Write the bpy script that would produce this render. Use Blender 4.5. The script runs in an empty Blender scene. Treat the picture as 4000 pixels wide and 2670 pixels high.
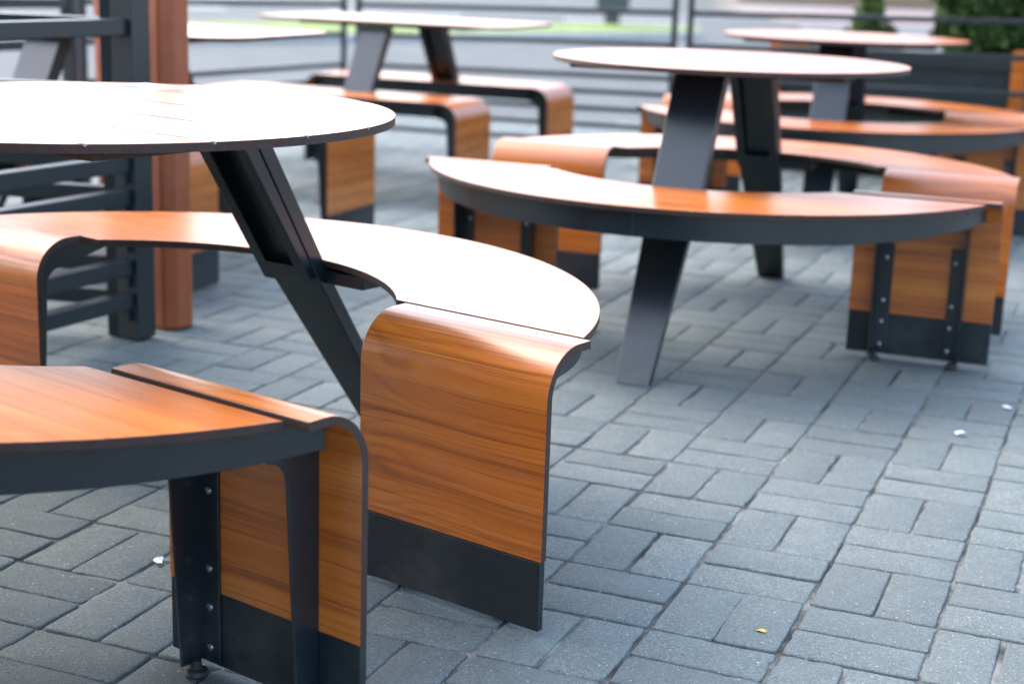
import bpy, math, random
from mathutils import Matrix, Vector
random.seed(11)
R = math.radians
sc = bpy.context.scene
COL = sc.collection

# ------------------------------------------------------------------ helpers
def tag(o, label=None, cat=None, group=None, kind=None):
    if label: o['label'] = label
    if cat: o['category'] = cat
    if group: o['group'] = group
    if kind: o['kind'] = kind
    return o

class MB:
    """collects vertices / faces, builds ONE mesh object"""
    def __init__(s): s.v = []; s.f = []; s.m = []; s.uv = []
    def add(s, vs, fs, m=0, uvs=None):
        b = len(s.v); s.v += [tuple(p) for p in vs]
        s.uv += list(uvs) if uvs else [(p[0], p[1] + p[2]) for p in vs]
        s.f += [tuple(b + i for i in f) for f in fs]
        s.m += m if isinstance(m, list) else [m] * len(fs)
    def box(s, x0, x1, y0, y1, z0, z1, m=0, xf=None):
        vs = [(x, y, z) for z in (z0, z1) for y in (y0, y1) for x in (x0, x1)]
        if xf: vs = [tuple(xf @ Vector(p)) for p in vs]
        s.add(vs, [(0, 2, 3, 1), (4, 5, 7, 6), (0, 1, 5, 4), (2, 6, 7, 3), (0, 4, 6, 2), (1, 3, 7, 5)], m)
    def hexa(s, lo, hi, m=0):
        """lo, hi: matching quads"""
        s.add(list(lo) + list(hi), [(3, 2, 1, 0), (4, 5, 6, 7)] + [(i, (i + 1) % 4, 4 + (i + 1) % 4, 4 + i) for i in range(4)], m)
    def prism(s, poly, fn, t0, t1, m=0):
        """poly: list of 2D points, fn(a,b,t)->xyz"""
        n = len(poly)
        s.add([fn(a, b, t0) for a, b in poly] + [fn(a, b, t1) for a, b in poly],
              [tuple(range(n - 1, -1, -1)), tuple(range(n, 2 * n))] + [(i, (i + 1) % n, n + (i + 1) % n, n + i) for i in range(n)], m)
    def rev(s, prof, c, n=24, m=0, axis='z'):
        """prof: list of (r, h) revolved about an axis through c"""
        vs = []; k = len(prof)
        for i in range(n):
            a = 2 * math.pi * i / n
            for r, h in prof:
                p = (r * math.cos(a), r * math.sin(a), h)
                if axis == 'y': p = (p[0], p[2], p[1])
                vs.append((c[0] + p[0], c[1] + p[1], c[2] + p[2]))
        fs = [(i * k + j, ((i + 1) % n) * k + j, ((i + 1) % n) * k + j + 1, i * k + j + 1) for i in range(n) for j in range(k - 1)]
        s.add(vs, fs, m)
    def build(s, name, mats, parent=None, bevel=0.0, smooth=30, seg=2):
        me = bpy.data.meshes.new(name)
        me.from_pydata(s.v, [], s.f)
        for mt in (mats if isinstance(mats, (list, tuple)) else [mats]): me.materials.append(mt)
        me.polygons.foreach_set('material_index', s.m)
        uvl = me.uv_layers.new(name='UVMap')
        idx = [0] * len(me.loops); me.loops.foreach_get('vertex_index', idx)
        flat = []
        for i in idx: flat += s.uv[i]
        uvl.data.foreach_set('uv', flat)
        me.validate(); me.update()
        if smooth:
            me.shade_smooth(); me.set_sharp_from_angle(angle=R(smooth))
        o = bpy.data.objects.new(name, me); COL.objects.link(o)
        if parent: o.parent = parent
        if bevel:
            b = o.modifiers.new('bevel', 'BEVEL'); b.width = bevel; b.segments = seg; b.limit_method = 'ANGLE'; b.angle_limit = R(40)
            b.harden_normals = True
        return o

def empty(name, loc, rz=0):
    o = bpy.data.objects.new(name, None); COL.objects.link(o); o.empty_display_size = .1
    o.location = loc; o.rotation_euler = (0, 0, rz); return o

def copy_tree(o, parent=None):
    c = o.copy(); COL.objects.link(c)
    if parent: c.parent = parent
    for ch in [x for x in bpy.data.objects if x.parent == o]: copy_tree(ch, c)
    return c

# ------------------------------------------------------------------ node helpers
def newmat(name):
    m = bpy.data.materials.new(name); m.use_nodes = True
    nt = m.node_tree; bs = nt.nodes['Principled BSDF']
    return m, nt, bs
def N(nt, t, **k):
    n = nt.nodes.new(t)
    for a, b in k.items(): setattr(n, a, b)
    return n
def L(nt, a, b): nt.links.new(a, b)
def ramp(nt, fac, stops, interp='LINEAR'):
    r = N(nt, 'ShaderNodeValToRGB'); r.color_ramp.interpolation = interp
    el = r.color_ramp.elements
    while len(el) < len(stops): el.new(.5)
    for e, (p, c) in zip(el, stops): e.position = p; e.color = (c[0], c[1], c[2], 1) if isinstance(c, (tuple, list)) else (c, c, c, 1)
    if fac is not None: L(nt, fac, r.inputs[0])
    return r.outputs[0]
def noise(nt, vec, scale, detail=2, rough=.5, dist=0):
    n = N(nt, 'ShaderNodeTexNoise'); n.inputs['Scale'].default_value = scale; n.inputs['Detail'].default_value = detail
    n.inputs['Roughness'].default_value = rough; n.inputs['Distortion'].default_value = dist
    if vec is not None: L(nt, vec, n.inputs['Vector'])
    return n.outputs['Fac']
def mapping(nt, vec, scale=(1, 1, 1), loc=(0, 0, 0), rot=(0, 0, 0)):
    m = N(nt, 'ShaderNodeMapping'); m.inputs['Scale'].default_value = scale; m.inputs['Location'].default_value = loc; m.inputs['Rotation'].default_value = rot
    L(nt, vec, m.inputs['Vector']); return m.outputs[0]
def mth(nt, op, a, b=None, clamp=False):
    n = N(nt, 'ShaderNodeMath', operation=op, use_clamp=clamp)
    for i, x in enumerate((a, b)):
        if x is None: continue
        if isinstance(x, (int, float)): n.inputs[i].default_value = x
        else: L(nt, x, n.inputs[i])
    return n.outputs[0]
def mix(nt, fac, a, b, mode='MIX'):
    n = N(nt, 'ShaderNodeMix', data_type='RGBA', blend_type=mode)
    for i, x in ((0, fac), (6, a), (7, b)):
        if isinstance(x, (int, float)): n.inputs[i].default_value = x
        elif isinstance(x, (tuple, list)): n.inputs[i].default_value = (x[0], x[1], x[2], 1)
        else: L(nt, x, n.inputs[i])
    return n.outputs[2]
def bump(nt, bs, h, strength=.2, dist=.001):
    b = N(nt, 'ShaderNodeBump'); b.inputs['Strength'].default_value = strength; b.inputs['Distance'].default_value = dist
    L(nt, h, b.inputs['Height']); L(nt, b.outputs[0], bs.inputs['Normal'])

# ------------------------------------------------------------------ materials
def wood_mat():
    m, nt, bs = newmat('teak_laminate')
    uv = N(nt, 'ShaderNodeUVMap').outputs[0]
    oi = N(nt, 'ShaderNodeObjectInfo').outputs['Random']
    off = N(nt, 'ShaderNodeCombineXYZ'); L(nt, mth(nt, 'MULTIPLY', oi, 7.3), off.inputs[0]); L(nt, mth(nt, 'MULTIPLY', oi, 13.1), off.inputs[1])
    va = N(nt, 'ShaderNodeVectorMath', operation='ADD'); L(nt, uv, va.inputs[0]); L(nt, off.outputs[0], va.inputs[1]); vec = va.outputs[0]
    sep = N(nt, 'ShaderNodeSeparateXYZ'); L(nt, vec, sep.inputs[0])
    # the grain wanders a little along the board
    wob = mth(nt, 'MULTIPLY', mth(nt, 'SUBTRACT', noise(nt, mapping(nt, vec, (1.4, 2.2, 1)), 1, 2, .5), .5), .045)
    yy = mth(nt, 'ADD', sep.outputs[1], wob)
    cv = N(nt, 'ShaderNodeCombineXYZ'); L(nt, sep.outputs[0], cv.inputs[0]); L(nt, yy, cv.inputs[1]); gv = cv.outputs[0]
    pores = noise(nt, mapping(nt, gv, (9, 620, 1)), 1, 3, .6)
    fine = noise(nt, mapping(nt, gv, (2.2, 300, 1)), 1, 4, .62)
    lines = noise(nt, mapping(nt, gv, (.7, 95, 1)), 1, 6, .72)
    mid = noise(nt, mapping(nt, gv, (1.2, 34, 1)), 1, 3, .55)
    broad = noise(nt, mapping(nt, gv, (.8, 7, 1)), 1, 2, .5)
    # cathedral figure where the rings are cut flat
    warp = noise(nt, mapping(nt, vec, (2.0, 4.6, 1)), 1, 2, .45)
    ph = mth(nt, 'ADD', mth(nt, 'MULTIPLY', sep.outputs[1], 30), mth(nt, 'MULTIPLY', warp, 13))
    ph = mth(nt, 'ADD', ph, mth(nt, 'MULTIPLY', noise(nt, mapping(nt, vec, (20, 90, 1)), 1, 2, .5), .35))
    ring = ramp(nt, mth(nt, 'FRACT', ph), [(0, .0), (.55, .08), (.9, 1.0), (1, .0)])
    flat = ramp(nt, noise(nt, mapping(nt, vec, (1.1, 3.2, 1), (4, 2, 0)), 1, 1), [(.47, 0), (.62, 1)])
    ring = mth(nt, 'MULTIPLY', ring, flat)
    base = ramp(nt, mth(nt, 'ADD', mth(nt, 'MULTIPLY', broad, .45), mth(nt, 'MULTIPLY', mid, .55)),
                [(.32, (.33, .074, .0085)), (.5, (.52, .138, .0155)), (.68, (.66, .215, .031))])
    c = mix(nt, mth(nt, 'MULTIPLY', ring, .36), base, (.12, .026, .006))
    c = mix(nt, ramp(nt, lines, [(.515, 0), (.62, .66)]), c, (.17, .036, .006))
    c = mix(nt, ramp(nt, fine, [(.54, 0), (.70, .55)]), c, (.15, .032, .006))
    c = mix(nt, ramp(nt, fine, [(.28, .3), (.44, 0)]), c, (.60, .22, .05))
    c = mix(nt, ramp(nt, pores, [(.62, 0), (.74, .45)]), c, (.12, .03, .008))
    # dust and smears left on the surface
    tcg = N(nt, 'ShaderNodeTexCoord').outputs['Object']
    dust = ramp(nt, noise(nt, tcg, 7, 5, .7), [(.5, 0), (.8, .10)])
    c = mix(nt, dust, c, (.40, .38, .36))
    L(nt, c, bs.inputs['Base Color'])
    ro = mth(nt, 'ADD', ramp(nt, noise(nt, tcg, 5, 1, .5), [(.3, .25), (.7, .30)]), mth(nt, 'MULTIPLY', pores, .03))
    L(nt, ro, bs.inputs['Roughness'])
    bs.inputs['IOR'].default_value = 1.66
    bump(nt, bs, fine, .06, .0004)
    return m

def plain(name, col, rough=.5, var=.15, scale=40, metallic=0, bumps=0, spec=.5):
    m, nt, bs = newmat(name)
    co = N(nt, 'ShaderNodeTexCoord').outputs['Object']
    n = noise(nt, co, scale, 4, .6)
    lo = tuple(x * (1 - var) for x in col); hi = tuple(min(1, x * (1 + var)) for x in col)
    L(nt, ramp(nt, n, [(.3, lo), (.7, hi)]), bs.inputs['Base Color'])
    L(nt, ramp(nt, noise(nt, co, scale * .4, 3), [(.3, max(0, rough - .05)), (.7, min(1, rough + .06))]), bs.inputs['Roughness'])
    bs.inputs['Metallic'].default_value = metallic
    bs.inputs['Specular IOR Level'].default_value = spec
    if bumps: bump(nt, bs, noise(nt, co, scale * 12, 2), bumps, .0006)
    return m

def steel_mat(name, col, rough, dusty=True, spec=.5):
    """powder coated steel with dust specks and scuffs"""
    m, nt, bs = newmat(name)
    tc = N(nt, 'ShaderNodeTexCoord').outputs['Object']
    n = noise(nt, tc, 18, 5, .6)
    c = ramp(nt, n, [(.3, tuple(x * .85 for x in col)), (.7, tuple(x * 1.2 for x in col))])
    if dusty:
        sp = noise(nt, tc, 330, 2, .5)
        geo = N(nt, 'ShaderNodeSeparateXYZ'); L(nt, tc, geo.inputs[0])
        low = ramp(nt, geo.outputs[2], [(.0, 1), (.16, .12), (.5, .03)])
        patch = ramp(nt, noise(nt, tc, 6, 4, .65), [(.45, 0), (.7, 1)])
        c = mix(nt, mth(nt, 'MULTIPLY', mth(nt, 'MULTIPLY', ramp(nt, sp, [(.60, 0), (.74, .45)]), low), patch), c, (.20, .20, .19))
        c = mix(nt, mth(nt, 'MULTIPLY', mth(nt, 'MULTIPLY', patch, low), .22), c, (.22, .22, .21))
        sc_ = noise(nt, mapping(nt, tc, (9, 9, 160), rot=(.4, .3, .9)), 1, 2, .5)
        c = mix(nt, ramp(nt, sc_, [(.72, 0), (.78, .18)]), c, (.12, .13, .135))
    L(nt, c, bs.inputs['Base Color'])
    L(nt, ramp(nt, noise(nt, tc, 14, 1), [(.3, rough - .02), (.7, rough + .03)]), bs.inputs['Roughness'])
    bs.inputs['Specular IOR Level'].default_value = spec
    bump(nt, bs, noise(nt, tc, 900, 2), .08, .0003)
    return m

def paver_mat():
    m, nt, bs = newmat('concrete_paver')
    geo = N(nt, 'ShaderNodeNewGeometry'); rnd = geo.outputs['Random Per Island']
    co = N(nt, 'ShaderNodeTexCoord').outputs['Object']
    c = ramp(nt, rnd, [(0, (.136, .174, .168)), (.5, (.172, .215, .205)), (1, (.202, .246, .232))])
    c = mix(nt, ramp(nt, noise(nt, co, 1.1, 3, .55), [(.3, .38), (.7, 0)]), c, (.062, .078, .079))
    c = mix(nt, ramp(nt, noise(nt, co, 26, 4, .65), [(.35, .32), (.65, 0)]), c, (.062, .078, .079))
    gr = noise(nt, co, 520, 2, .7)
    c = mix(nt, ramp(nt, gr, [(.34, .75), (.5, 0)]), c, (.06, .07, .073))
    c = mix(nt, ramp(nt, gr, [(.58, 0), (.70, .75)]), c, (.36, .40, .40))
    pit = noise(nt, mapping(nt, co, (105, 105, 105)), 1, 2, .45)
    pits = ramp(nt, pit, [(.255, 1), (.30, 0)])
    c = mix(nt, ramp(nt, noise(nt, co, 150, 3, .6), [(.40, .45), (.56, 0)]), c, (.07, .083, .086))
    c = mix(nt, ramp(nt, noise(nt, mapping(nt, co, (170, 170, 170), (3, 1, 2)), 1, 1, .4), [(.70, 0), (.76, .7)]), c, (.42, .46, .46))
    c = mix(nt, mth(nt, 'MULTIPLY', pits, .75), c, (.055, .055, .055))
    st = ramp(nt, noise(nt, co, 7.5, 3, .7), [(.62, 0), (.72, .55)])
    c = mix(nt, st, c, (.105, .11, .115))
    L(nt, c, bs.inputs['Base Color']); bs.inputs['Roughness'].default_value = .72
    bs.inputs['Specular IOR Level'].default_value = .35
    h = mth(nt, 'SUBTRACT', mth(nt, 'ADD', gr, mth(nt, 'MULTIPLY', noise(nt, co, 60, 4, .6), 1.2)), mth(nt, 'MULTIPLY', pits, 1.6))
    bump(nt, bs, h, .6, .0018)
    return m

def sand_mat():
    m, nt, bs = newmat('joint_sand')
    co = N(nt, 'ShaderNodeTexCoord').outputs['Object']
    a = noise(nt, co, 6, 5, .68)
    c = ramp(nt, a, [(.37, (.040, .040, .038)), (.48, (.125, .128, .122)), (.60, (.30, .31, .29))])
    c = mix(nt, ramp(nt, noise(nt, co, 700, 2, .6), [(.35, .6), (.6, 0)]), c, (.03, .028, .026))
    L(nt, c, bs.inputs['Base Color']); bs.inputs['Roughness'].default_value = .95
    bs.inputs['Specular IOR Level'].default_value = .2
    bump(nt, bs, noise(nt, co, 500, 3), .7, .002)
    return m

def ground_mat(name, c0, c1, sc1, sc2):
    m, nt, bs = newmat(name); bs.inputs['Specular IOR Level'].default_value = .25
    co = N(nt, 'ShaderNodeTexCoord').outputs['Object']
    c = ramp(nt, noise(nt, co, sc1, 5, .6), [(.3, c0), (.7, c1)])
    c = mix(nt, ramp(nt, noise(nt, co, sc2, 3), [(.35, .3), (.65, 0)]), c, tuple(x * .5 for x in c0))
    L(nt, c, bs.inputs['Base Color']); bs.inputs['Roughness'].default_value = .8
    bump(nt, bs, noise(nt, co, 90, 3), .3, .004)
    return m

def leaf_mat(name, dark, light):
    m, nt, bs = newmat(name)
    rnd = N(nt, 'ShaderNodeNewGeometry').outputs['Random Per Island']
    L(nt, ramp(nt, rnd, [(0, dark), (.7, light), (1, tuple(x * 1.5 for x in light))]), bs.inputs['Base Color'])
    bs.inputs['Roughness'].default_value = .55
    bs.inputs['Subsurface Weight'].default_value = 0
    return m

WOOD = wood_mat()
CORE = plain('phenolic_core_edge', (.034, .016, .012), .6, .25, 60, bumps=.05)
STEEL = steel_mat('anthracite_steel', (.0065, .0125, .0175), .30, True, .7)
KICK = steel_mat('charcoal_kick_steel', (.0070, .0115, .0140), .52)
FENCE = steel_mat('slate_grey_steel', (.012, .019, .022), .40, False)
BOLT = plain('zinc_bolt', (.40, .41, .43), .34, .1, 200, 1.0)
RUBBER = plain('black_rubber', (.025, .025, .026), .6, .2, 60)
PAVER = paver_mat(); SAND = sand_mat()
ASPHALT = ground_mat('pale_concrete_yard', (.080, .090, .092), (.110, .122, .124), .35, 2.5)
GRASS = ground_mat('lawn', (.13, .20, .05), (.23, .30, .085), 3, 20)
KERB = plain('kerb_concrete', (.42, .42, .41), .8, .15, 12, bumps=.2)
BROWN = plain('brown_painted_metal', (.29, .074, .024), .48, .08, 30)
PLANTER = plain('dark_planter_paint', (.012, .020, .020), .45, .2, 14)
BARK = plain('bark', (.06, .042, .028), .9, .35, 60, bumps=.4)
SOIL = plain('soil', (.035, .026, .02), .95, .4, 60, bumps=.5)
LEAFD = leaf_mat('dark_conifer_leaf', (.018, .042, .009), (.060, .120, .022))
LEAFL = leaf_mat('light_bush_leaf', (.035, .065, .015), (.11, .17, .045))
PAPER = plain('white_paper', (.80, .80, .80), .6, .05, 90)
FOIL = plain('silver_foil', (.75, .76, .78), .3, .1, 200, .9)
PETAL = plain('yellow_petal', (.62, .43, .08), .6, .2, 200)
RUST = plain('orange_scrap', (.50, .16, .06), .6, .2, 200)
STICK_W = plain('sticker_white', (.78, .82, .86), .28, .04, 40)
STICK_Y = plain('sticker_yellow', (.80, .52, .08), .3, .05, 40)
STICK_B = plain('sticker_blue_print', (.10, .20, .36), .3, .08, 40)
STICK_L = plain('sticker_pale_blue', (.42, .62, .78), .3, .05, 40)
STICK_C = plain('sticker_cream', (.86, .78, .58), .3, .05, 40)
GREYM = plain('dark_grey_metal', (.055, .065, .07), .5, .1, 20)

# ------------------------------------------------------------------ ground
def gz(x, y):
    s = -.4 * x + .9 * y - 4.85
    return -.026 * min(max(0, .5 * (s + math.sqrt(s * s + .09)) - .008), 5.0)
GRID_A, GRID_O, PITCH = -.3803, (.1797, 2.6349), .2
E1 = (math.cos(GRID_A), math.sin(GRID_A)); E2 = (math.sin(GRID_A), -math.cos(GRID_A))

def build_paving():
    b = MB(); rng = random.Random(5)
    def paver(cx, cy, ax, ay, hx, hy):
        # centre, long axis unit, half sizes; edges are slightly ragged close to the camera
        near = cy < 4.2
        cx += rng.gauss(0, .0011); cy += rng.gauss(0, .0011)
        hx -= rng.uniform(.0012, .0040); hy -= rng.uniform(.0012, .0040)
        rot = rng.gauss(0, .0045); c, s_ = math.cos(rot), math.sin(rot)
        ax, ay = ax * c - ay * s_, ax * s_ + ay * c
        bx, by = -ay, ax
        dz = rng.gauss(0, .0006); tx, ty = rng.gauss(0, .0045), rng.gauss(0, .0045)
        def P(u, v, z):
            x = cx + u * ax + v * bx; y = cy + u * ay + v * by
            return (x, y, gz(x, y) + z + dz + u * tx + v * ty)
        nl, ns = (12, 6) if near else (1, 1)
        r0 = .0045
        base = []                                   # unit perimeter with outward normals
        for (sx, sy), (ex, ey), k in (((1, -1), (1, 1), ns), ((1, 1), (-1, 1), nl), ((-1, 1), (-1, -1), ns), ((-1, -1), (1, -1), nl)):
            x0, y0 = sx * (hx - r0 * abs(ex - sx) / 2), sy * (hy - r0 * abs(ey - sy) / 2)
            x1, y1 = ex * (hx - r0 * abs(ex - sx) / 2), ey * (hy - r0 * abs(ey - sy) / 2)
            nx_, ny_ = (0, sy) if sx != ex else (sx, 0)
            for q in range(k + 1): base.append((x0 + (x1 - x0) * q / k, y0 + (y1 - y0) * q / k, nx_, ny_))
        n = len(base)
        jit = [0.0] * n; w = 0
        if near:
            for q in range(n):
                w = .55 * w + rng.gauss(0, .0007); jit[q] = w + (rng.uniform(.001, .0035) if rng.random() < .035 else 0)
        vs = []
        for inset, z in ((.0034, 0), (.0010, -.0008), (0, -.0030), (0, -.018)):
            for (x, y, nx_, ny_), jt in zip(base, jit):
                d = inset + max(-.001, jt)
                vs.append(P(x - nx_ * d, y - ny_ * d, z - (abs(jt) * .25 if inset > .0005 else 0)))
        fs = [tuple(range(n))]
        for r in range(3):
            for k in range(n):
                a, d = r * n + k, r * n + (k + 1) % n
                fs.append((a, a + n, d + n, d))
        b.add(vs, fs)
    for i in range(-24, 34):
        for j in range(-40, 12):
            mx = GRID_O[0] + PITCH * ((i + .5) * E1[0] + (j + .5) * E2[0]); my = GRID_O[1] + PITCH * ((i + .5) * E1[1] + (j + .5) * E2[1])
            if my < .9 or my > 11.2 or abs(mx) > .55 * my + 1.2: continue
            for k in (-.5, .5):
                if (i + j) % 2 == 0:
                    paver(mx + k * PITCH / 2 * E1[0], my + k * PITCH / 2 * E1[1], E2[0], E2[1], PITCH / 2, PITCH / 4)
                else:
                    paver(mx + k * PITCH / 2 * E2[0], my + k * PITCH / 2 * E2[1], E1[0], E1[1], PITCH / 2, PITCH / 4)
    o = b.build('paving', PAVER, smooth=50); tag(o, kind='structure')
    # sand bed that fills the joints to a varying height
    b = MB(); st = .04; nx, ny = 340, 265; vs = []
    rng = random.Random(3)
    for a in range(ny):
        for c in range(nx):
            x = -6.6 + c * st; y = .6 + a * st
            vs.append((x, y, gz(x, y) - .0040 + rng.uniform(-.0016, .0014)))
    b.add(vs, [(a * nx + c, a * nx + c + 1, (a + 1) * nx + c + 1, (a + 1) * nx + c) for a in range(ny - 1) for c in range(nx - 1)])
    tag(b.build('sand_bed', SAND), kind='structure')
    # the yard beyond the fence and behind the photographer, one sheet to the horizon
    b = MB(); xs = [-400, -120, -40, -16, -8, -5, -3, -2, -1, 0, 1, 2, 3, 5, 8, 16, 40, 120, 400]
    ys = [-400, -100, -30, -10, -3, 0, 1, 2, 3, 4, 4.5, 5, 5.5, 6, 6.5, 7, 7.5, 8, 8.5, 9, 9.5, 10, 11, 12, 14, 18, 30, 80, 400]
    b.add([(x, y, gz(x, y) - .03) for y in ys for x in xs],
          [(a * len(xs) + c, a * len(xs) + c + 1, (a + 1) * len(xs) + c + 1, (a + 1) * len(xs) + c) for a in range(len(ys) - 1) for c in range(len(xs) - 1)])
    tag(b.build('ground', ASPHALT), kind='structure')
build_paving()

# ------------------------------------------------------------------ round picnic table
ZT, RT, ZS, RO, RI, VO, VI, CUT = .7227, .4738, .4323, .7774, .4978, .0364, -.0360, .2989
TH = .0125                               # laminate thickness
PW, PU, PV = .356, .580, .187            # end panel width, centre, outer plane

def steel_leg(parent, w_top=.130):
    """splayed leg: slim box all the way down, open channel on the inner face above the bench"""
    b = MB()
    def face(z): return .757 - .700 * z if z < .41 else .470 - .586 * (z - .41)  # outer face v at height z, bent below the seat
    def wid(z): return w_top / 2 if z >= .44 else .041 + (w_top / 2 - .041) * z / .44
    n = Vector((0, -1, -.713)).normalized()
    def ring(z, d):
        w = wid(z); v = face(z)
        return [(-w, v, z), (w, v, z), (w, v + n.y * d, z + n.z * d * 0 ), (-w, v + n.y * d, z)]
    zs = [0.002, .20, .41, .44, .697]
    for a, c in zip(zs, zs[1:]):
        lo, hi = ring(a, .040), ring(c, .040)
        b.add(lo + hi, [(i, (i + 1) % 4, 4 + (i + 1) % 4, 4 + i) for i in range(4)])
    b.add(ring(.002, .040), [(3, 2, 1, 0)]); b.add(ring(.697, .040), [(0, 1, 2, 3)])
    o = b.build('leg', STEEL, parent, bevel=.0025)
    # channel with two cheeks and returned lips
    b = MB(); t = .004
    def P(u, z, d):
        d = .039 + (d - .039) * (.62 + .38 * max(0, (z - .42) / .274))     # the channel gets shallower towards the bench
        return (u, face(z) + n.y * d, z)
    def slab(u0, u1, d0, d1, z0, z1, k=0.0):
        b.hexa([P(u0, z0 + k * d0, d0), P(u1, z0 + k * d0, d0), P(u1, z0 + k * d1, d1), P(u0, z0 + k * d1, d1)],
               [P(u0, z1, d0), P(u1, z1, d0), P(u1, z1, d1), P(u0, z1, d1)])
    W = w_top / 2 - .003
    for sgn in (-1, 1):
        u0, u1 = sorted((sgn * W, sgn * (W - t)))
        slab(u0, u1, .041, .080, .412, .694, -.25)
        u0, u1 = sorted((sgn * W, sgn * (W - .026)))
        slab(u0, u1, .076, .0805, .406, .694, -.25)
    slab(-W, W, .041, .078, .416, .422, -.25)
    b.build('channel', STEEL, o, bevel=.001)
    # arm that carries the bench
    b = MB(); b.box(-.05, .155, .462, .545, .388, .413); b.box(-.05, .05, .545, .735, .394, .412)
    b.build('bench_arm', STEEL, o, bevel=.003)
    return o

def fin_profile(deep0, deep1, arm):
    """side view (v, z) of the folded bracket that follows the inside of an end panel"""
    vi = PV + TH + .0006; zi = ZS - TH - .0006; r = .075 - TH
    out = [(vi, .013)]
    for k in range(0, 9):
        a = math.pi - k * math.pi / 16
        out.append((vi + r + r * math.cos(a), zi - r + r * math.sin(a)))
    out.append((vi + arm, zi))
    out.append((vi + arm, zi - .006))
    ri = .032; h = deep0
    cx, cz = vi + h + ri, zi - h * 1.0 - ri
    out.append((vi + arm * .6, zi - .034))
    for k in range(0, 7):
        a = math.pi / 2 + k * math.pi / 12
        out.append((cx + ri * math.cos(a), cz + ri * math.sin(a)))
    out.append((vi + deep1, .013))
    return out

def bend_path():
    """outer surface of an end panel in (v, z), from the seat joint down to the kick plate"""
    p = [(CUT - .0075, ZS)]; r = .075
    for k in range(0, 15):
        a = math.pi / 2 + k * math.pi / 28
        p.append((PV + r + r * math.cos(a), ZS - r + r * math.sin(a)))
    p.append((PV, .118))
    return p

def end_panel(parent, su, path, pv=PV, pu=PU, pw=PW, fins=((.466, 1, .30), (.685, -1, .145)), bolts=(.487, .657), fin=None):
    """laminate board bent over the bench end; su mirrors it"""
    b = MB(); n = len(path); vs = []; uvs = []; acc = 0; arc = [0]
    for a, c in zip(path, path[1:]): acc += math.hypot(c[0] - a[0], c[1] - a[1]); arc.append(acc)
    nor = []
    for i in range(n):
        a = path[max(0, i - 1)]; c = path[min(n - 1, i + 1)]
        t = Vector((c[0] - a[0], c[1] - a[1])).normalized(); nor.append((t.y, -t.x))   # points to the inside
    inner = [(p[0] - q[0] * TH, p[1] - q[1] * TH) for p, q in zip(path, nor)]
    if inner[-1][0] < path[-1][0]: inner = [(p[0] + q[0] * TH, p[1] + q[1] * TH) for p, q in zip(path, nor)]
    u0, u1 = pu - pw / 2, pu + pw / 2
    for ring, pts in ((0, path), (1, inner)):
        for (v, z), s_ in zip(pts, arc):
            for u in (u0, u1):
                vs.append((su * u, v, z)); uvs.append((u, s_ + ring * .9))
    fs = []; ms = []
    def q(f, m): fs.append(f if su > 0 else tuple(reversed(f))); ms.append(m)
    o_ = lambda i, k: i * 2 + k
    i_ = lambda i, k: 2 * n + i * 2 + k
    for i in range(n - 1):
        q((o_(i, 0), o_(i + 1, 0), o_(i + 1, 1), o_(i, 1)), 0)
        q((i_(i, 1), i_(i + 1, 1), i_(i + 1, 0), i_(i, 0)), 0)
        q((o_(i, 0), i_(i, 0), i_(i + 1, 0), o_(i + 1, 0)), 1)
        q((o_(i, 1), o_(i + 1, 1), i_(i + 1, 1), i_(i, 1)), 1)
    q((o_(0, 0), o_(0, 1), i_(0, 1), i_(0, 0)), 1); q((o_(n - 1, 1), o_(n - 1, 0), i_(n - 1, 0), i_(n - 1, 1)), 1)
    b.add(vs, fs, ms, uvs)
    pan = b.build('end_panel', [WOOD, CORE], parent, bevel=.0011)
    b = MB(); b.box(*sorted((su * (u0 + .001), su * (u1 - .001))), pv - .0012, pv + TH - .001, .011, .1172)
    b.build('kick_plate', KICK, pan, bevel=.0014)
    for fu, d, arm in fins:
        prof = fin or fin_profile(.056, .038, arm)
        b = MB(); t = .0045
        b.prism(prof, lambda a, c, t_: (su * t_, a, c), fu - t / 2, fu + t / 2)
        a0, a1 = sorted((su * fu, su * (fu + d * .040)))
        b.box(a0, a1, pv + TH + .0004, pv + TH + .0048, .016, .30)
        b.build('bracket', STEEL, pan, bevel=.0012)
        b = MB(); b.rev([(0, .0), (.016, .0), (.017, .003), (.015, .008), (.008, .010), (.007, .022), (0, .022)], (su * (fu + d * .012), pv + TH + .022, .0005), 20)
        b.build('foot', RUBBER, pan)
    for bu in bolts:
        for z in (.263, .152, .096, .037):
            b = MB(); b.rev([(0, .0035), (.0032, .0032), (.0054, .0018), (.0062, 0)], (0, 0, 0), 14, axis='y')
            bo = b.build('bolt', BOLT, pan); bo.location = (su * bu, pv + TH + .0048, z); bo.rotation_euler = (0, 0, 0)
    return pan

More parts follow.
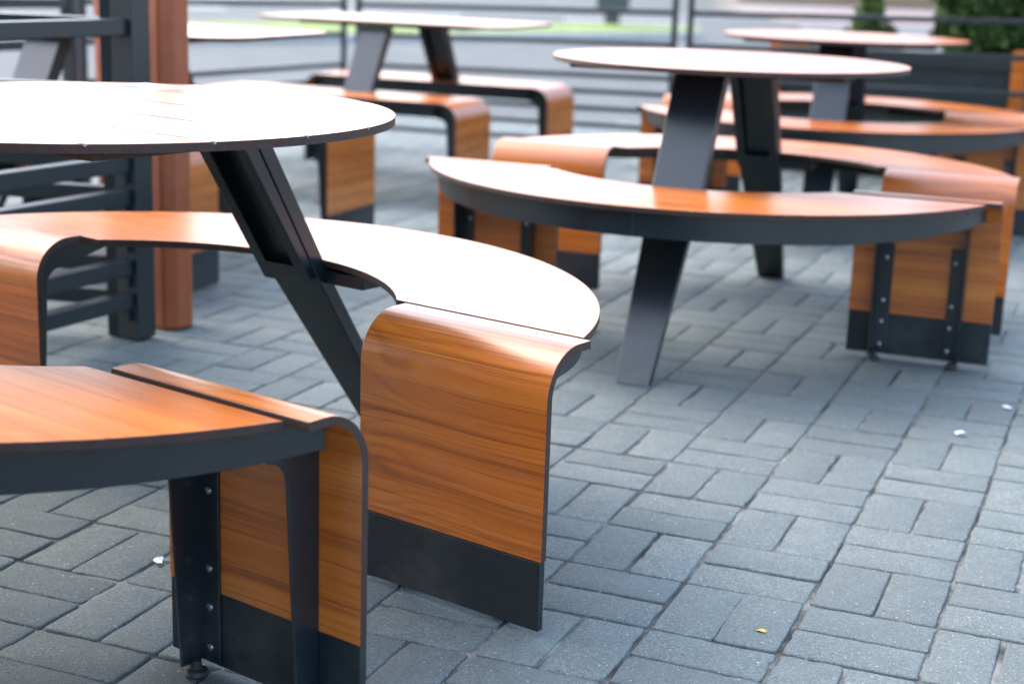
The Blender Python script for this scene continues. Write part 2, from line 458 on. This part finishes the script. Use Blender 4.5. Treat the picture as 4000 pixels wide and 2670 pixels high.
def plank_disc(parent, half, vr, zt, grooves, name='tabletop'):
    """table board with routed V grooves; half(v) gives the half length at v"""
    rows = []
    vs_ = sorted(set([round(-vr * math.cos(math.pi * k / 64), 5) for k in range(65)]))
    vs_ = [v for v in vs_ if all(abs(v - g) > .005 for g in grooves)]
    for v in vs_: rows.append((v, zt, 0))
    for g in grooves: rows += [(g - .0032, zt, 0), (g - .0006, zt - .0034, 1), (g + .0006, zt - .0034, 1), (g + .0032, zt, 0)]
    rows.sort()
    b = MB(); vs = []; uvs = []
    for v, z, _ in rows:
        h = max(half(v), .001)
        for u, zz in ((-h, z), (h, z), (h, zt - TH), (-h, zt - TH)):
            vs.append((u, v, zz)); uvs.append((u, v))
    fs = []; ms = []
    for i in range(len(rows) - 1):
        a, c = 4 * i, 4 * (i + 1)
        gr = rows[i][2] or rows[i + 1][2]
        fs += [(a, a + 1, c + 1, c), (a + 1, a + 2, c + 2, c + 1), (a + 2, a + 3, c + 3, c + 2), (a + 3, a, c, c + 3)]
        ms += [1 if gr else 0, 1, 1, 1]
    k = 4 * (len(rows) - 1)
    fs += [(3, 2, 1, 0), (k, k + 1, k + 2, k + 3)]; ms += [1, 1]
    b.add(vs, fs, ms, uvs)
    return b.build(name, [WOOD, CORE], parent, smooth=25)

def round_table():
    root = empty('picnic_table', (0, 0, 0))
    top = plank_disc(root, lambda v: math.sqrt(max(0, RT * RT - v * v)), RT, ZT, [-.443, -.296, -.150, -.003, .146, .295, .440])
    b = MB(); b.box(-.357, .357, -.275, .275, ZT - TH - .0135, ZT - TH - .0005)
    b.build('support_board', CORE, top, bevel=.001)
    leg = steel_leg(root); l2 = copy_tree(leg, root); l2.rotation_euler.z = math.pi
    # curved seat
    b = MB(); K = 60; us = .008
    ao = math.acos((CUT - VO) / RO); ai = math.acos((CUT - VI) / RI)
    vs = []; uvs = []
    for z in (ZS, ZS - TH):
        for k in range(K + 1):
            t = 1 - 2 * k / K
            for rr, cv, am in ((RI, VI, ai), (RO, VO, ao)):
                a = t * am
                x, y = us + rr * math.sin(a), cv + rr * math.cos(a)
                vs.append((x, y, z)); uvs.append((x, y + (0 if z == ZS else 1.3)))
    M_ = 2 * (K + 1); fs = []; ms = []
    for k in range(K):
        a = 2 * k
        fs.append((a, a + 1, a + 3, a + 2)[::-1]); ms.append(0)
        fs.append((M_ + a, M_ + a + 1, M_ + a + 3, M_ + a + 2)); ms.append(0)
        fs.append((a, a + 2, M_ + a + 2, M_ + a)[::-1]); ms.append(1)
        fs.append((a + 1, a + 3, M_ + a + 3, M_ + a + 1)); ms.append(1)
    fs += [(0, 1, M_ + 1, M_), (2 * K + 1, 2 * K, M_ + 2 * K, M_ + 2 * K + 1)]; ms += [1, 1]
    b.add(vs, fs, ms, uvs)
    seat = b.build('seat', [WOOD, CORE], root, bevel=.0011)
    # steel rim under the outer edge, in two halves with a joint over the leg
    b = MB(); rr = .752; am = math.acos((.225 - VO) / rr)
    for half in (-1, 1):
        n = 36; pts = []
        for k in range(n + 1):
            a = half * (.0006 + (am - .0006) * k / n)
            f = k / n; drop = .060 - .020 * max(0, (f - .45) / .55) ** 1.6
            x, y = us + rr * math.sin(a), VO + rr * math.cos(a); x2, y2 = us + (rr - .005) * math.sin(a), VO + (rr - .005) * math.cos(a)
            zt_ = ZS - TH - .0008
            pts.append([(x, y, zt_), (x, y, zt_ - drop), (x2, y2, zt_ - drop), (x2, y2, zt_)])
        vs = [p for q in pts for p in q]
        fs = [(4 * i + j, 4 * i + (j + 1) % 4, 4 * i + 4 + (j + 1) % 4, 4 * i + 4 + j) for i in range(n) for j in range(4)]
        if half > 0: fs = [tuple(reversed(f)) for f in fs]
        fs += [(0, 1, 2, 3), (4 * n + 3, 4 * n + 2, 4 * n + 1, 4 * n)] if half > 0 else [(3, 2, 1, 0), (4 * n, 4 * n + 1, 4 * n + 2, 4 * n + 3)]
        b.add(vs, fs)
    b.build('seat_rim', STEEL, seat, bevel=.001)
    path = bend_path()
    pr = end_panel(root, 1, path); pl = end_panel(root, -1, path); pl.location.z = .0035
    for part in (seat, pr, pl):
        c = copy_tree(part, root); c.rotation_euler.z = math.pi
    return root

def long_table():
    """rectangular table with rounded corners and two straight benches"""
    root = empty('picnic_table', (0, 0, 0))
    hl, hw, rc = .60, .335, .13; sx = .07
    def half(v):
        d = abs(v) - (hw - rc)
        return hl if d <= 0 else hl - rc + math.sqrt(max(0, rc * rc - d * d))
    top = plank_disc(root, half, hw, ZT, [-.22, -.074, .072, .218])
    b = MB(); b.box(-.40, .40, -.24, .24, ZT - TH - .0135, ZT - TH - .0005); b.build('support_board', CORE, top, bevel=.001)
    top.location.x = sx
    leg = steel_leg(root); leg.location.x = sx; l2 = copy_tree(leg, root); l2.rotation_euler.z = math.pi
    off, hb, w = .50, .63, .345
    b = MB(); x1 = hb - .112
    b.add([(-x1, off - w / 2, ZS), (x1, off - w / 2, ZS), (x1, off + w / 2, ZS), (-x1, off + w / 2, ZS),
           (-x1, off - w / 2, ZS - TH), (x1, off - w / 2, ZS - TH), (x1, off + w / 2, ZS - TH), (-x1, off + w / 2, ZS - TH)],
          [(0, 1, 2, 3), (7, 6, 5, 4), (0, 4, 5, 1), (1, 5, 6, 2), (2, 6, 7, 3), (3, 7, 4, 0)], [0, 0, 1, 1, 1, 1])
    seat = b.build('seat', [WOOD, CORE], root, bevel=.0011)
    b = MB()
    for v in (off - w / 2 + .03, off + w / 2 - .03): b.box(-x1, x1, v - .0025, v + .0025, ZS - TH - .05, ZS - TH - .0008)
    b.build('seat_rim', STEEL, seat, bevel=.001)
    # end panels: same bent board, turned so that it faces along the bench
    path = [(a - CUT + .0055, z) for a, z in bend_path()]      # 0 .. -.107
    fin = [(a - CUT + .0055, z) for a, z in fin_profile(.056, .038, .30)]
    pv = PV - CUT + .0055
    pans = []
    for su in (1,):
        p = end_panel(root, 1, path, pv, 0.0, w, ((-.115, 1, .3), (.115, -1, .3)), (-.095, .095), fin=fin)
        p.location = (x1 + .004, off, 0); p.rotation_euler.z = R(90); pans.append(p)
        p2 = copy_tree(p, root); p2.location = (-x1 - .004, off, 0); p2.rotation_euler.z = R(-90); pans.append(p2)
    c = copy_tree(seat, root); c.rotation_euler.z = math.pi
    for p in pans:
        c = copy_tree(p, root); c.location = (-p.location.x, -p.location.y, 0); c.rotation_euler.z = p.rotation_euler.z + math.pi
    return root

def place(t, x, y, rz, dz, label):
    t.location = (x, y, dz); t.rotation_euler = (0, 0, rz); tag(t, label, 'picnic table', 'picnic tables on the terrace')
A = round_table()
place(A, -.667, 2.4379, -.63965, 0, 'round wooden picnic table nearest the camera, a printed sticker on its top')
B_ = copy_tree(A); place(B_, .5589, 4.2809, -.3710, 0, 'round picnic table in the middle, between the nearest table and the one by the planter')
C_ = copy_tree(A); place(C_, 1.27, 6.30, -.29, -.010, 'farthest round picnic table, in front of the dark planter with shrubs')
D_ = long_table(); place(D_, -.58, 7.085, R(-22), -.030, 'long picnic table with straight benches, beside the corner of the back fence')
E_ = copy_tree(D_)
for ch in [x for x in bpy.data.objects if x.parent == E_ and x.name.startswith('leg')]: ch.location.x = 0
place(E_, -1.335, 5.105, R(-22), -.004, 'long picnic table half hidden behind the brown faceted post')

# ------------------------------------------------------------------ sticker on the nearest table (writing not legible)
def in_A(u, v, z):
    c, s_ = math.cos(-.63965), math.sin(-.63965); return (-.667 + u * c - v * s_, 2.4379 + u * s_ + v * c, z)
st = empty('sticker', in_A(-.24, .283, ZT), -.63965); tag(st, 'white printed sticker with yellow and blue marks lying on the nearest table top', 'sticker')
def flat(name, m, x0, x1, y0, y1, z):
    b = MB(); b.box(x0, x1, y0, y1, z, z + .0003); return b.build(name, m, st)
flat('sheet', STICK_W, -.060, .060, -.083, .083, .0004)
flat('pale_band', STICK_L, -.050, .050, .010, .026, .0009)
flat('pale_band', STICK_L, -.050, -.012, -.070, -.052, .0009)
flat('cream_block', STICK_C, -.052, .010, -.046, -.022, .0009)
b = MB(); b.prism([(-.050, -.060), (-.050, -.030), (-.020, -.066)], lambda a, c, t: (a, c, t), .0013, .0016); b.build('yellow_triangle', STICK_Y, st)
b = MB(); b.rev([(0, .0016), (.012, .0016), (.012, .0009)], (.018, .016, 0), 20); b.build('yellow_dot', STICK_Y, st)
b = MB(); rg = random.Random(2)
for row in range(4):
    x = -.046
    while x < .036:
        w = rg.uniform(.003, .008); b.box(x, x + w, -.016 + row * .0115 - .0, -.016 + row * .0115 + .0065, .0013, .0016); x += w + rg.uniform(.0015, .004)
b.build('print', STICK_B, st)

# ------------------------------------------------------------------ steel fences
RAILS = (.797, .635, .468, .385, .297, .210, .124)
def fence(p, q, label, post_a=.026, post_b=.026, rh=.040, top=.88):
    rail = rh; dx, dy = q[0] - p[0], q[1] - p[1]; ln = math.hypot(dx, dy); a = math.atan2(dy, dx)
    z0, z1 = gz(*p), gz(*q)
    root = empty('fence_panel', (p[0], p[1], z0), a); tag(root, label, 'fence', 'steel rail fences round the terrace')
    dz = z1 - z0
    for x, w, z in ((0, post_a, 0), (ln, post_b, dz)):
        b = MB(); b.box(x - w / 2, x + w / 2, -w / 2, w / 2, z + .004, z + top)
        b.box(x - w / 2 - .0015, x + w / 2 + .0015, -w / 2 - .0015, w / 2 + .0015, z + top, z + top + .004)
        b.build('post', FENCE, root, bevel=.002)
        if w > .05:
            for zr in RAILS[2:]:
                b = MB(); sg = 1 if x == 0 else -1
                b.box(*sorted((x + sg * w / 2, x + sg * (w / 2 + .012))), -.012, .012, z + zr - rail - .030, z + zr - rail - .004)
                b.build('spacer', FENCE, root, bevel=.001)
    for z in RAILS:
        b = MB(); e0, e1 = post_a / 2 + .0005, ln - post_b / 2 - .0005
        lo = [(e0, -rail / 2, z - rail), (e0, rail / 2, z - rail), (e0, rail / 2, z), (e0, -rail / 2, z)]
        hi = [(e1, y, zz + dz) for _, y, zz in lo]
        b.hexa(lo, hi); b.build('rail', FENCE, root, bevel=.003)
    return root
PX, PY = -.953, 3.879
fence((PX, PY), (PX - .60, PY - 1.19), 'dark fence panel running from the brown post towards the camera', .066, .066)
fence((PX - .05, PY + .009), (PX - 1.10, PY + .195), 'dark fence panel leaving the corner post to the left, before the hidden table', .040, .050)
c27 = (.891, -.454)
def along(t): return (-.955 + c27[0] * t, 8.985 + c27[1] * t)
fence(along(.04), along(1.935), 'back fence panel behind the long table, from the corner to the next posts', rh=.027)
fence(along(2.02), along(3.87), 'back fence panel behind the round tables, in front of the planter', rh=.027)
fence(along(3.955), along(5.67), 'back fence panel at the far right end, past the planter corner', rh=.027)
d2 = (-.34, -.94)
def side(t): return (-1.0 + d2[0] * t, 8.955 + d2[1] * t)
fence(side(.0), side(2.45), 'side fence panel behind the half hidden long table, reaching the back corner', rh=.027)
fence(side(2.54), side(4.6), 'side fence panel at the far left, behind the corner post', .05)

# ------------------------------------------------------------------ round posts
def brown_post(x, y, r, h, label):
    root = empty('post', (x, y, gz(x, y))); tag(root, label, 'post', 'brown posts')
    k = r / math.cos(math.pi / 8); a0 = R(11)
    poly = [(k * math.cos(a0 + math.pi / 8 + i * math.pi / 4), k * math.sin(a0 + math.pi / 8 + i * math.pi / 4)) for i in range(8)]
    b = MB(); b.prism(poly, lambda a, c, t: (a, c, t), .002, h); b.build('shaft', BROWN, root, bevel=.009, seg=3)
    b = MB(); b.prism([(a * 1.04, c * 1.04) for a, c in poly], lambda a, c, t: (a, c, t), h + .001, h + .012); b.build('cap', BROWN, root, bevel=.004)
brown_post(-.893, 4.015, .0515, 1.02, 'brown faceted metal post beside the dark corner post, its foot in view')
brown_post(-1.56, 6.02, .0515, 1.02, 'brown post seen behind the dark corner post, partly hidden')

# ------------------------------------------------------------------ planter with shrubs
pa = R(-27); pc = (1.95, 8.10)
pl = empty('planter', (pc[0], pc[1], gz(*pc)), pa); tag(pl, 'long dark planter box with orange wooden end posts behind the back fence', 'planter')
b = MB(); W_, D_2, H_ = .56, .24, .60
for y in (-D_2, D_2 - .02): b.box(-W_, W_, y, y + .02, .03, H_)
for x in (-W_, W_ - .02): b.box(x, x + .02, -D_2 + .02, D_2 - .02, .03, H_)
b.build('side_wall', PLANTER, pl, bevel=.003)
b = MB(); b.box(-W_ + .02, W_ - .02, -D_2 + .02, D_2 - .02, .45, .52); b.build('soil', SOIL, pl)
b = MB(); b.box(-W_ - .01, W_ + .01, -D_2 - .012, -D_2 - .001, H_ - .04, H_ + .012); b.box(-W_ - .01, W_ + .01, D_2 + .001, D_2 + .012, H_ - .04, H_ + .012); b.build('rim', PLANTER, pl, bevel=.002)
for x in (-W_ - .075, W_ + .012):
    b = MB()
    for k in range(3):
        b.add([], [])
    b.box(x, x + .063, -D_2 - .03, D_2 + .03, .0, .66)
    b.build('end_post', WOOD, pl, bevel=.004)
pl2 = empty('planter', (pc[0] + .891 * 1.10, pc[1] - .454 * 1.10, gz(*pc)), pa); tag(pl2, 'wooden planter box at the right edge, next to the dark planter', 'planter')
b = MB()
for k in range(4): b.box(-.42, .42, -.20, -.178, .02 + k * .16, .17 + k * .16); b.box(-.42, .42, .178, .20, .02 + k * .16, .17 + k * .16); b.box(-.42, -.398, -.176, .176, .02 + k * .16, .17 + k * .16); b.box(.398, .42, -.176, .176, .02 + k * .16, .17 + k * .16)
b.build('slat_wall', WOOD, pl2, bevel=.003)
b = MB(); b.box(-.395, .395, -.175, .175, .40, .55); b.build('soil', SOIL, pl2)

def shrub(x, y, z, rad, h, n, leaf, mat, label, seed, shape='cone', lean=0):
    rng = random.Random(seed)
    root = empty('shrub', (x, y, z)); tag(root, label, 'shrub', 'shrubs behind the back fence')
    b = MB(); stems = []
    b.hexa([(-.018, -.018, -.05), (.018, -.018, -.05), (.018, .018, -.05), (-.018, .018, -.05)], [(-.006, -.006, h * .8), (.006, -.006, h * .8), (.006, .006, h * .8), (-.006, .006, h * .8)])
    clumps = []
    for k in range(46):
        f = rng.random() ** .8; a = rng.uniform(0, 6.283)
        prof = (1 - f) ** .6 if shape == 'cone' else math.sin(math.pi * min(1, .18 + f * .8)) ** .7
        r = rad * prof * rng.uniform(.35, 1.0)
        c = Vector((r * math.cos(a), r * math.sin(a), h * (.04 + .9 * f)))
        clumps.append((c, rng.uniform(.16, .34) * rad))
        p0 = Vector((0, 0, max(.02, c.z - .18 * h))); d = (c - p0); s_ = d.cross(Vector((0, 0, 1))).normalized() * .004 if d.length > 0 else Vector((.004, 0, 0))
        up = Vector((0, 0, .004))
        b.hexa([p0 - s_ - up, p0 + s_ - up, p0 + s_ + up, p0 - s_ + up], [c - s_ * .3 - up * .3, c + s_ * .3 - up * .3, c + s_ * .3 + up * .3, c - s_ * .3 + up * .3])
    b.build('stem', BARK, root)
    b = MB()
    for k in range(n):
        c, cr = clumps[int(rng.random() * len(clumps))]
        d = Vector((rng.gauss(0, 1), rng.gauss(0, 1), rng.gauss(0, 1))).normalized()
        p = c + d * cr * rng.uniform(.45, 1.0)
        if p.z < .01: continue
        t = (d + Vector((rng.gauss(0, .5), rng.gauss(0, .5), rng.gauss(.5, .5)))).normalized()
        s_ = t.cross(Vector((rng.gauss(0, 1), rng.gauss(0, 1), rng.gauss(0, 1)))).normalized()
        l = leaf * rng.uniform(.6, 1.3); w = l * .28
        b.add([p, p + t * l * .5 + s_ * w, p + t * l, p + t * l * .5 - s_ * w], [(0, 1, 2, 3)])
    b.build('foliage', mat, root, smooth=0)
SB = [(.27, .0, .17, .98), (.45, .03, .20, 1.20), (.38, -.10, .15, .85)]
lab = ['dark green shrub in the dark planter, leftmost of the three there', 'tallest dark green shrub, at the right end of the dark planter', 'lowest dark green shrub, at the front of the dark planter']
for k, (dx, dy, r_, h_) in enumerate(SB):
    x = pc[0] + dx * math.cos(pa) - dy * math.sin(pa); y = pc[1] + dx * math.sin(pa) + dy * math.cos(pa)
    shrub(x, y, gz(*pc) + .52, r_, h_, 9000, .045, LEAFD, lab[k], 20 + k)
shrub(pc[0] + .891 * 1.10, pc[1] - .454 * 1.10, gz(*pc) + .55, .32, 1.1, 8000, .045, LEAFD, 'dark green shrub in the wooden planter at the right edge', 40)
shrub(2.00, 9.25, gz(2.00, 9.25) - .03, .19, .93, 5000, .05, LEAFL, 'small light green bush growing on the yard left of the dark shrubs', 31, 'round')

# ------------------------------------------------------------------ far lawn with kerb and a pedestal
b = MB(); seg = 40; rg = random.Random(9); lawn = []
for k in range(seg + 1):
    t = k / seg; x = -7.0 + 9.8 * t; yn = 16.9 + 8.2 * t; w = .4 + 2.6 * math.sin(math.pi * min(1, .05 + t * .95)) ** .6
    lawn.append((x, yn, w))
vs = []
for x, y, w in lawn:
    for f, z in ((0, .0), (.02, .10), (.3, .16), (.7, .16), (.98, .10), (1, 0)):
        vs.append((x - .2 * w * f, y + w * f, -.16 + z + rg.uniform(0, .012)))
b.add(vs, [(i * 6 + j, i * 6 + j + 1, i * 6 + j + 7, i * 6 + j + 6)[::-1] for i in range(seg) for j in range(5)])
tag(b.build('lawn', GRASS), kind='structure')
b = MB()
for i in range(seg):
    (x0, y0, _), (x1, y1, _) = lawn[i], lawn[i + 1]
    b.hexa([(x0, y0 - .16, -.17), (x1, y1 - .16, -.17), (x1, y1 - .005, -.17), (x0, y0 - .005, -.17)], [(x0, y0 - .16, -.05), (x1, y1 - .16, -.05), (x1, y1 - .005, -.05), (x0, y0 - .005, -.05)])
tag(b.build('kerb', KERB, bevel=.01), kind='structure')
pd = empty('pedestal', (1.42, 25.6, -.02)); tag(pd, 'dark grey pedestal on the far lawn, a wide head on a narrow foot', 'pedestal')
b = MB(); b.box(-.12, .12, -.10, .10, 0, .22); b.build('foot', GREYM, pd, bevel=.01)
b = MB(); b.box(-.26, .26, -.16, .16, .22, 1.0); b.box(-.29, .29, -.19, .19, 1.0, 1.05); b.build('head', GREYM, pd, bevel=.015)

PINKP = ground_mat('pink_pavement', (.24, .20, .19), (.30, .26, .25), .5, 4)
MARK = plain('road_paint', (.62, .63, .63), .7, .12, 2)
b = MB(); b.box(5.5, 45, 33, 47, -.155, -.120); tag(b.build('pavement', PINKP), kind='structure')
b = MB()
for k in range(5):
    x = -13 + k * 4.6; b.box(x, x + 2.6, 31.0, 31.35, -.159, -.154)
b.box(-30, 4.5, 36.4, 36.6, -.159, -.154)
tag(b.build('road_marking', MARK), kind='structure')

# ------------------------------------------------------------------ litter on the paving
def scrap(name, x, y, size, m, label, cat, seed, h=.004, group=None):
    rng = random.Random(seed); b = MB(); n = 9
    vs = [(0, 0, h)]
    for k in range(n):
        a = 6.283 * k / n; r = size * rng.uniform(.6, 1.1)
        vs.append((r * math.cos(a), .6 * r * math.sin(a), h * rng.uniform(.15, 1.0)))
    vs2 = [(p[0] * .96, p[1] * .96, p[2] - .0012) for p in vs]
    b.add(vs + vs2, [(0, 1 + k, 1 + (k + 1) % n) for k in range(n)] + [(n + 1, n + 2 + (k + 1) % n, n + 2 + k) for k in range(n)] + [(1 + k, n + 2 + k, n + 2 + (k + 1) % n, 1 + (k + 1) % n) for k in range(n)])
    o = b.build(name, m, smooth=0); o.location = (x, y, gz(x, y) + .0018); o.rotation_euler.z = rng.uniform(0, 6); tag(o, label, cat, group)
G_ = 'scraps of litter on the paving'
scrap('paper_scrap', .975, 3.25, .016, PAPER, 'largest white paper scrap lying on the open paving at the right', 'paper scrap', 1, .010, G_)
scrap('paper_scrap', 1.142, 3.477, .012, PAPER, 'white paper scrap near the right edge, behind the largest one', 'paper scrap', 2, .007, G_)
scrap('paper_scrap', -.641, 4.414, .010, PAPER, 'small white scrap on the paving right of the brown post', 'paper scrap', 5, .005, G_)
scrap('foil_scrap', -.559, 2.38, .017, FOIL, 'crumpled silver foil scrap in a paving joint under the nearest bench', 'foil scrap', 6, .006, G_)
scrap('petal', .388, 2.188, .010, PETAL, 'long thin yellow petal close to the bottom edge', 'petal', 9, .0025, G_)


# ------------------------------------------------------------------ unseen building added left of the terrace, outside the frame, to shade this end
WALLM = plain('dark_render', (.055, .050, .046), .8, .15, 6, bumps=.2); GLASSM = plain('dark_window_glass', (.02, .025, .03), .08, .1, 3); FRAMEM = plain('window_frame', (.03, .03, .032), .4, .1, 20)
bd = empty('building', (-3.1, -2.6, 0)); tag(bd, 'dark single storey building on the left of the terrace, added out of frame for its shade', 'building')
b = MB(); b.box(-6, 0, -6, 4.1, 0, 3.7); b.build('wall', WALLM, bd)
b = MB(); b.box(-6.2, .25, -6.2, 4.3, 3.702, 3.95); b.build('roof', FRAMEM, bd, bevel=.01)
for k in range(3):
    y = -4.6 + k * 2.9
    b = MB(); b.box(.002, .05, y, y + 2.0, .78, .84); b.box(.002, .05, y, y + 2.0, 2.72, 2.78); b.box(.002, .05, y, y + .06, .842, 2.718); b.box(.002, .05, y + 1.94, y + 2.0, .842, 2.718)
    w_ = b.build('window', FRAMEM, bd)
    b = MB(); b.box(.004, .02, y + .062, y + 1.938, .842, 2.718); b.build('pane', GLASSM, w_)

# ------------------------------------------------------------------ low building added out of view across the road, to warm the right table tops' reflections
TANW = plain('tan_facade', (.30, .19, .11), .8, .15, .6)
fb = empty('building', (7.2, 54, -.2)); tag(fb, 'long low tan building across the road on the right, added out of frame for table top reflections', 'building')
b = MB(); b.box(0, 40, 0, 10, 0, 6.2); b.build('wall', TANW, fb)
b = MB(); b.box(-.3, 40.3, -.4, 10.3, 6.202, 6.6); b.build('roof', FRAMEM, fb)
for k in range(9):
    b = MB(); x = 1.6 + k * 4.2; b.box(x, x + 2.0, -.06, -.002, 1.0, 3.6); w_ = b.build('window', FRAMEM, fb)
    b = MB(); b.box(x + .1, x + 1.9, -.08, -.062, 1.1, 3.5); b.build('pane', GLASSM, w_)

# ------------------------------------------------------------------ sky, light, camera
SUN_EL, SUN_AZ = R(48), R(-57)           # azimuth measured from +Y towards +X
w = bpy.data.worlds.new('World'); sc.world = w; w.use_nodes = True
nt = w.node_tree; bg = nt.nodes['Background']
sky = nt.nodes.new('ShaderNodeTexSky'); sky.sky_type = 'NISHITA'; sky.sun_disc = False
sky.sun_elevation = SUN_EL; sky.sun_rotation = SUN_AZ
sky.air_density = 1.0; sky.dust_density = 2.8; sky.ozone_density = 0.25; sky.altitude = 50
nt.links.new(sky.outputs[0], bg.inputs[0]); bg.inputs[1].default_value = .15
ld = bpy.data.lights.new('sun', 'SUN'); ld.energy = 0.5; ld.angle = R(130); ld.color = (1, .96, .90)
lo = bpy.data.objects.new('sun', ld); COL.objects.link(lo)
dirv = Vector((math.sin(SUN_AZ) * math.cos(SUN_EL), math.cos(SUN_AZ) * math.cos(SUN_EL), math.sin(SUN_EL)))
lo.rotation_euler = dirv.to_track_quat('Z', 'Y').to_euler(); lo.location = (0, 0, 8)

F, PITCH_C, ROLL, CH = 6134.29, .239136, -.0336888, .967254
cam = bpy.data.cameras.new('camera'); co = bpy.data.objects.new('camera', cam); COL.objects.link(co); sc.camera = co
cp, sp = math.cos(PITCH_C), math.sin(PITCH_C); c, s_ = math.cos(ROLL), math.sin(ROLL)
right = Vector((1, 0, 0)); fwd = Vector((0, cp, -sp)); down = Vector((0, -sp, -cp))
r2 = c * right + s_ * down; d2_ = -s_ * right + c * down
M = Matrix(((r2.x, -d2_.x, -fwd.x, 0), (r2.y, -d2_.y, -fwd.y, 0), (r2.z, -d2_.z, -fwd.z, CH), (0, 0, 0, 1)))
co.matrix_world = M
cam.sensor_width = 36; cam.lens = F / 4000 * 36; cam.clip_start = .05; cam.clip_end = 1500
cam.dof.use_dof = True; cam.dof.focus_distance = 2.30; cam.dof.aperture_fstop = 3.3; cam.dof.aperture_blades = 9
sc.view_settings.view_transform = 'Standard'; sc.view_settings.look = 'None'; sc.view_settings.exposure = 2.3; sc.view_settings.gamma = 1
sc.cycles.use_denoising = True
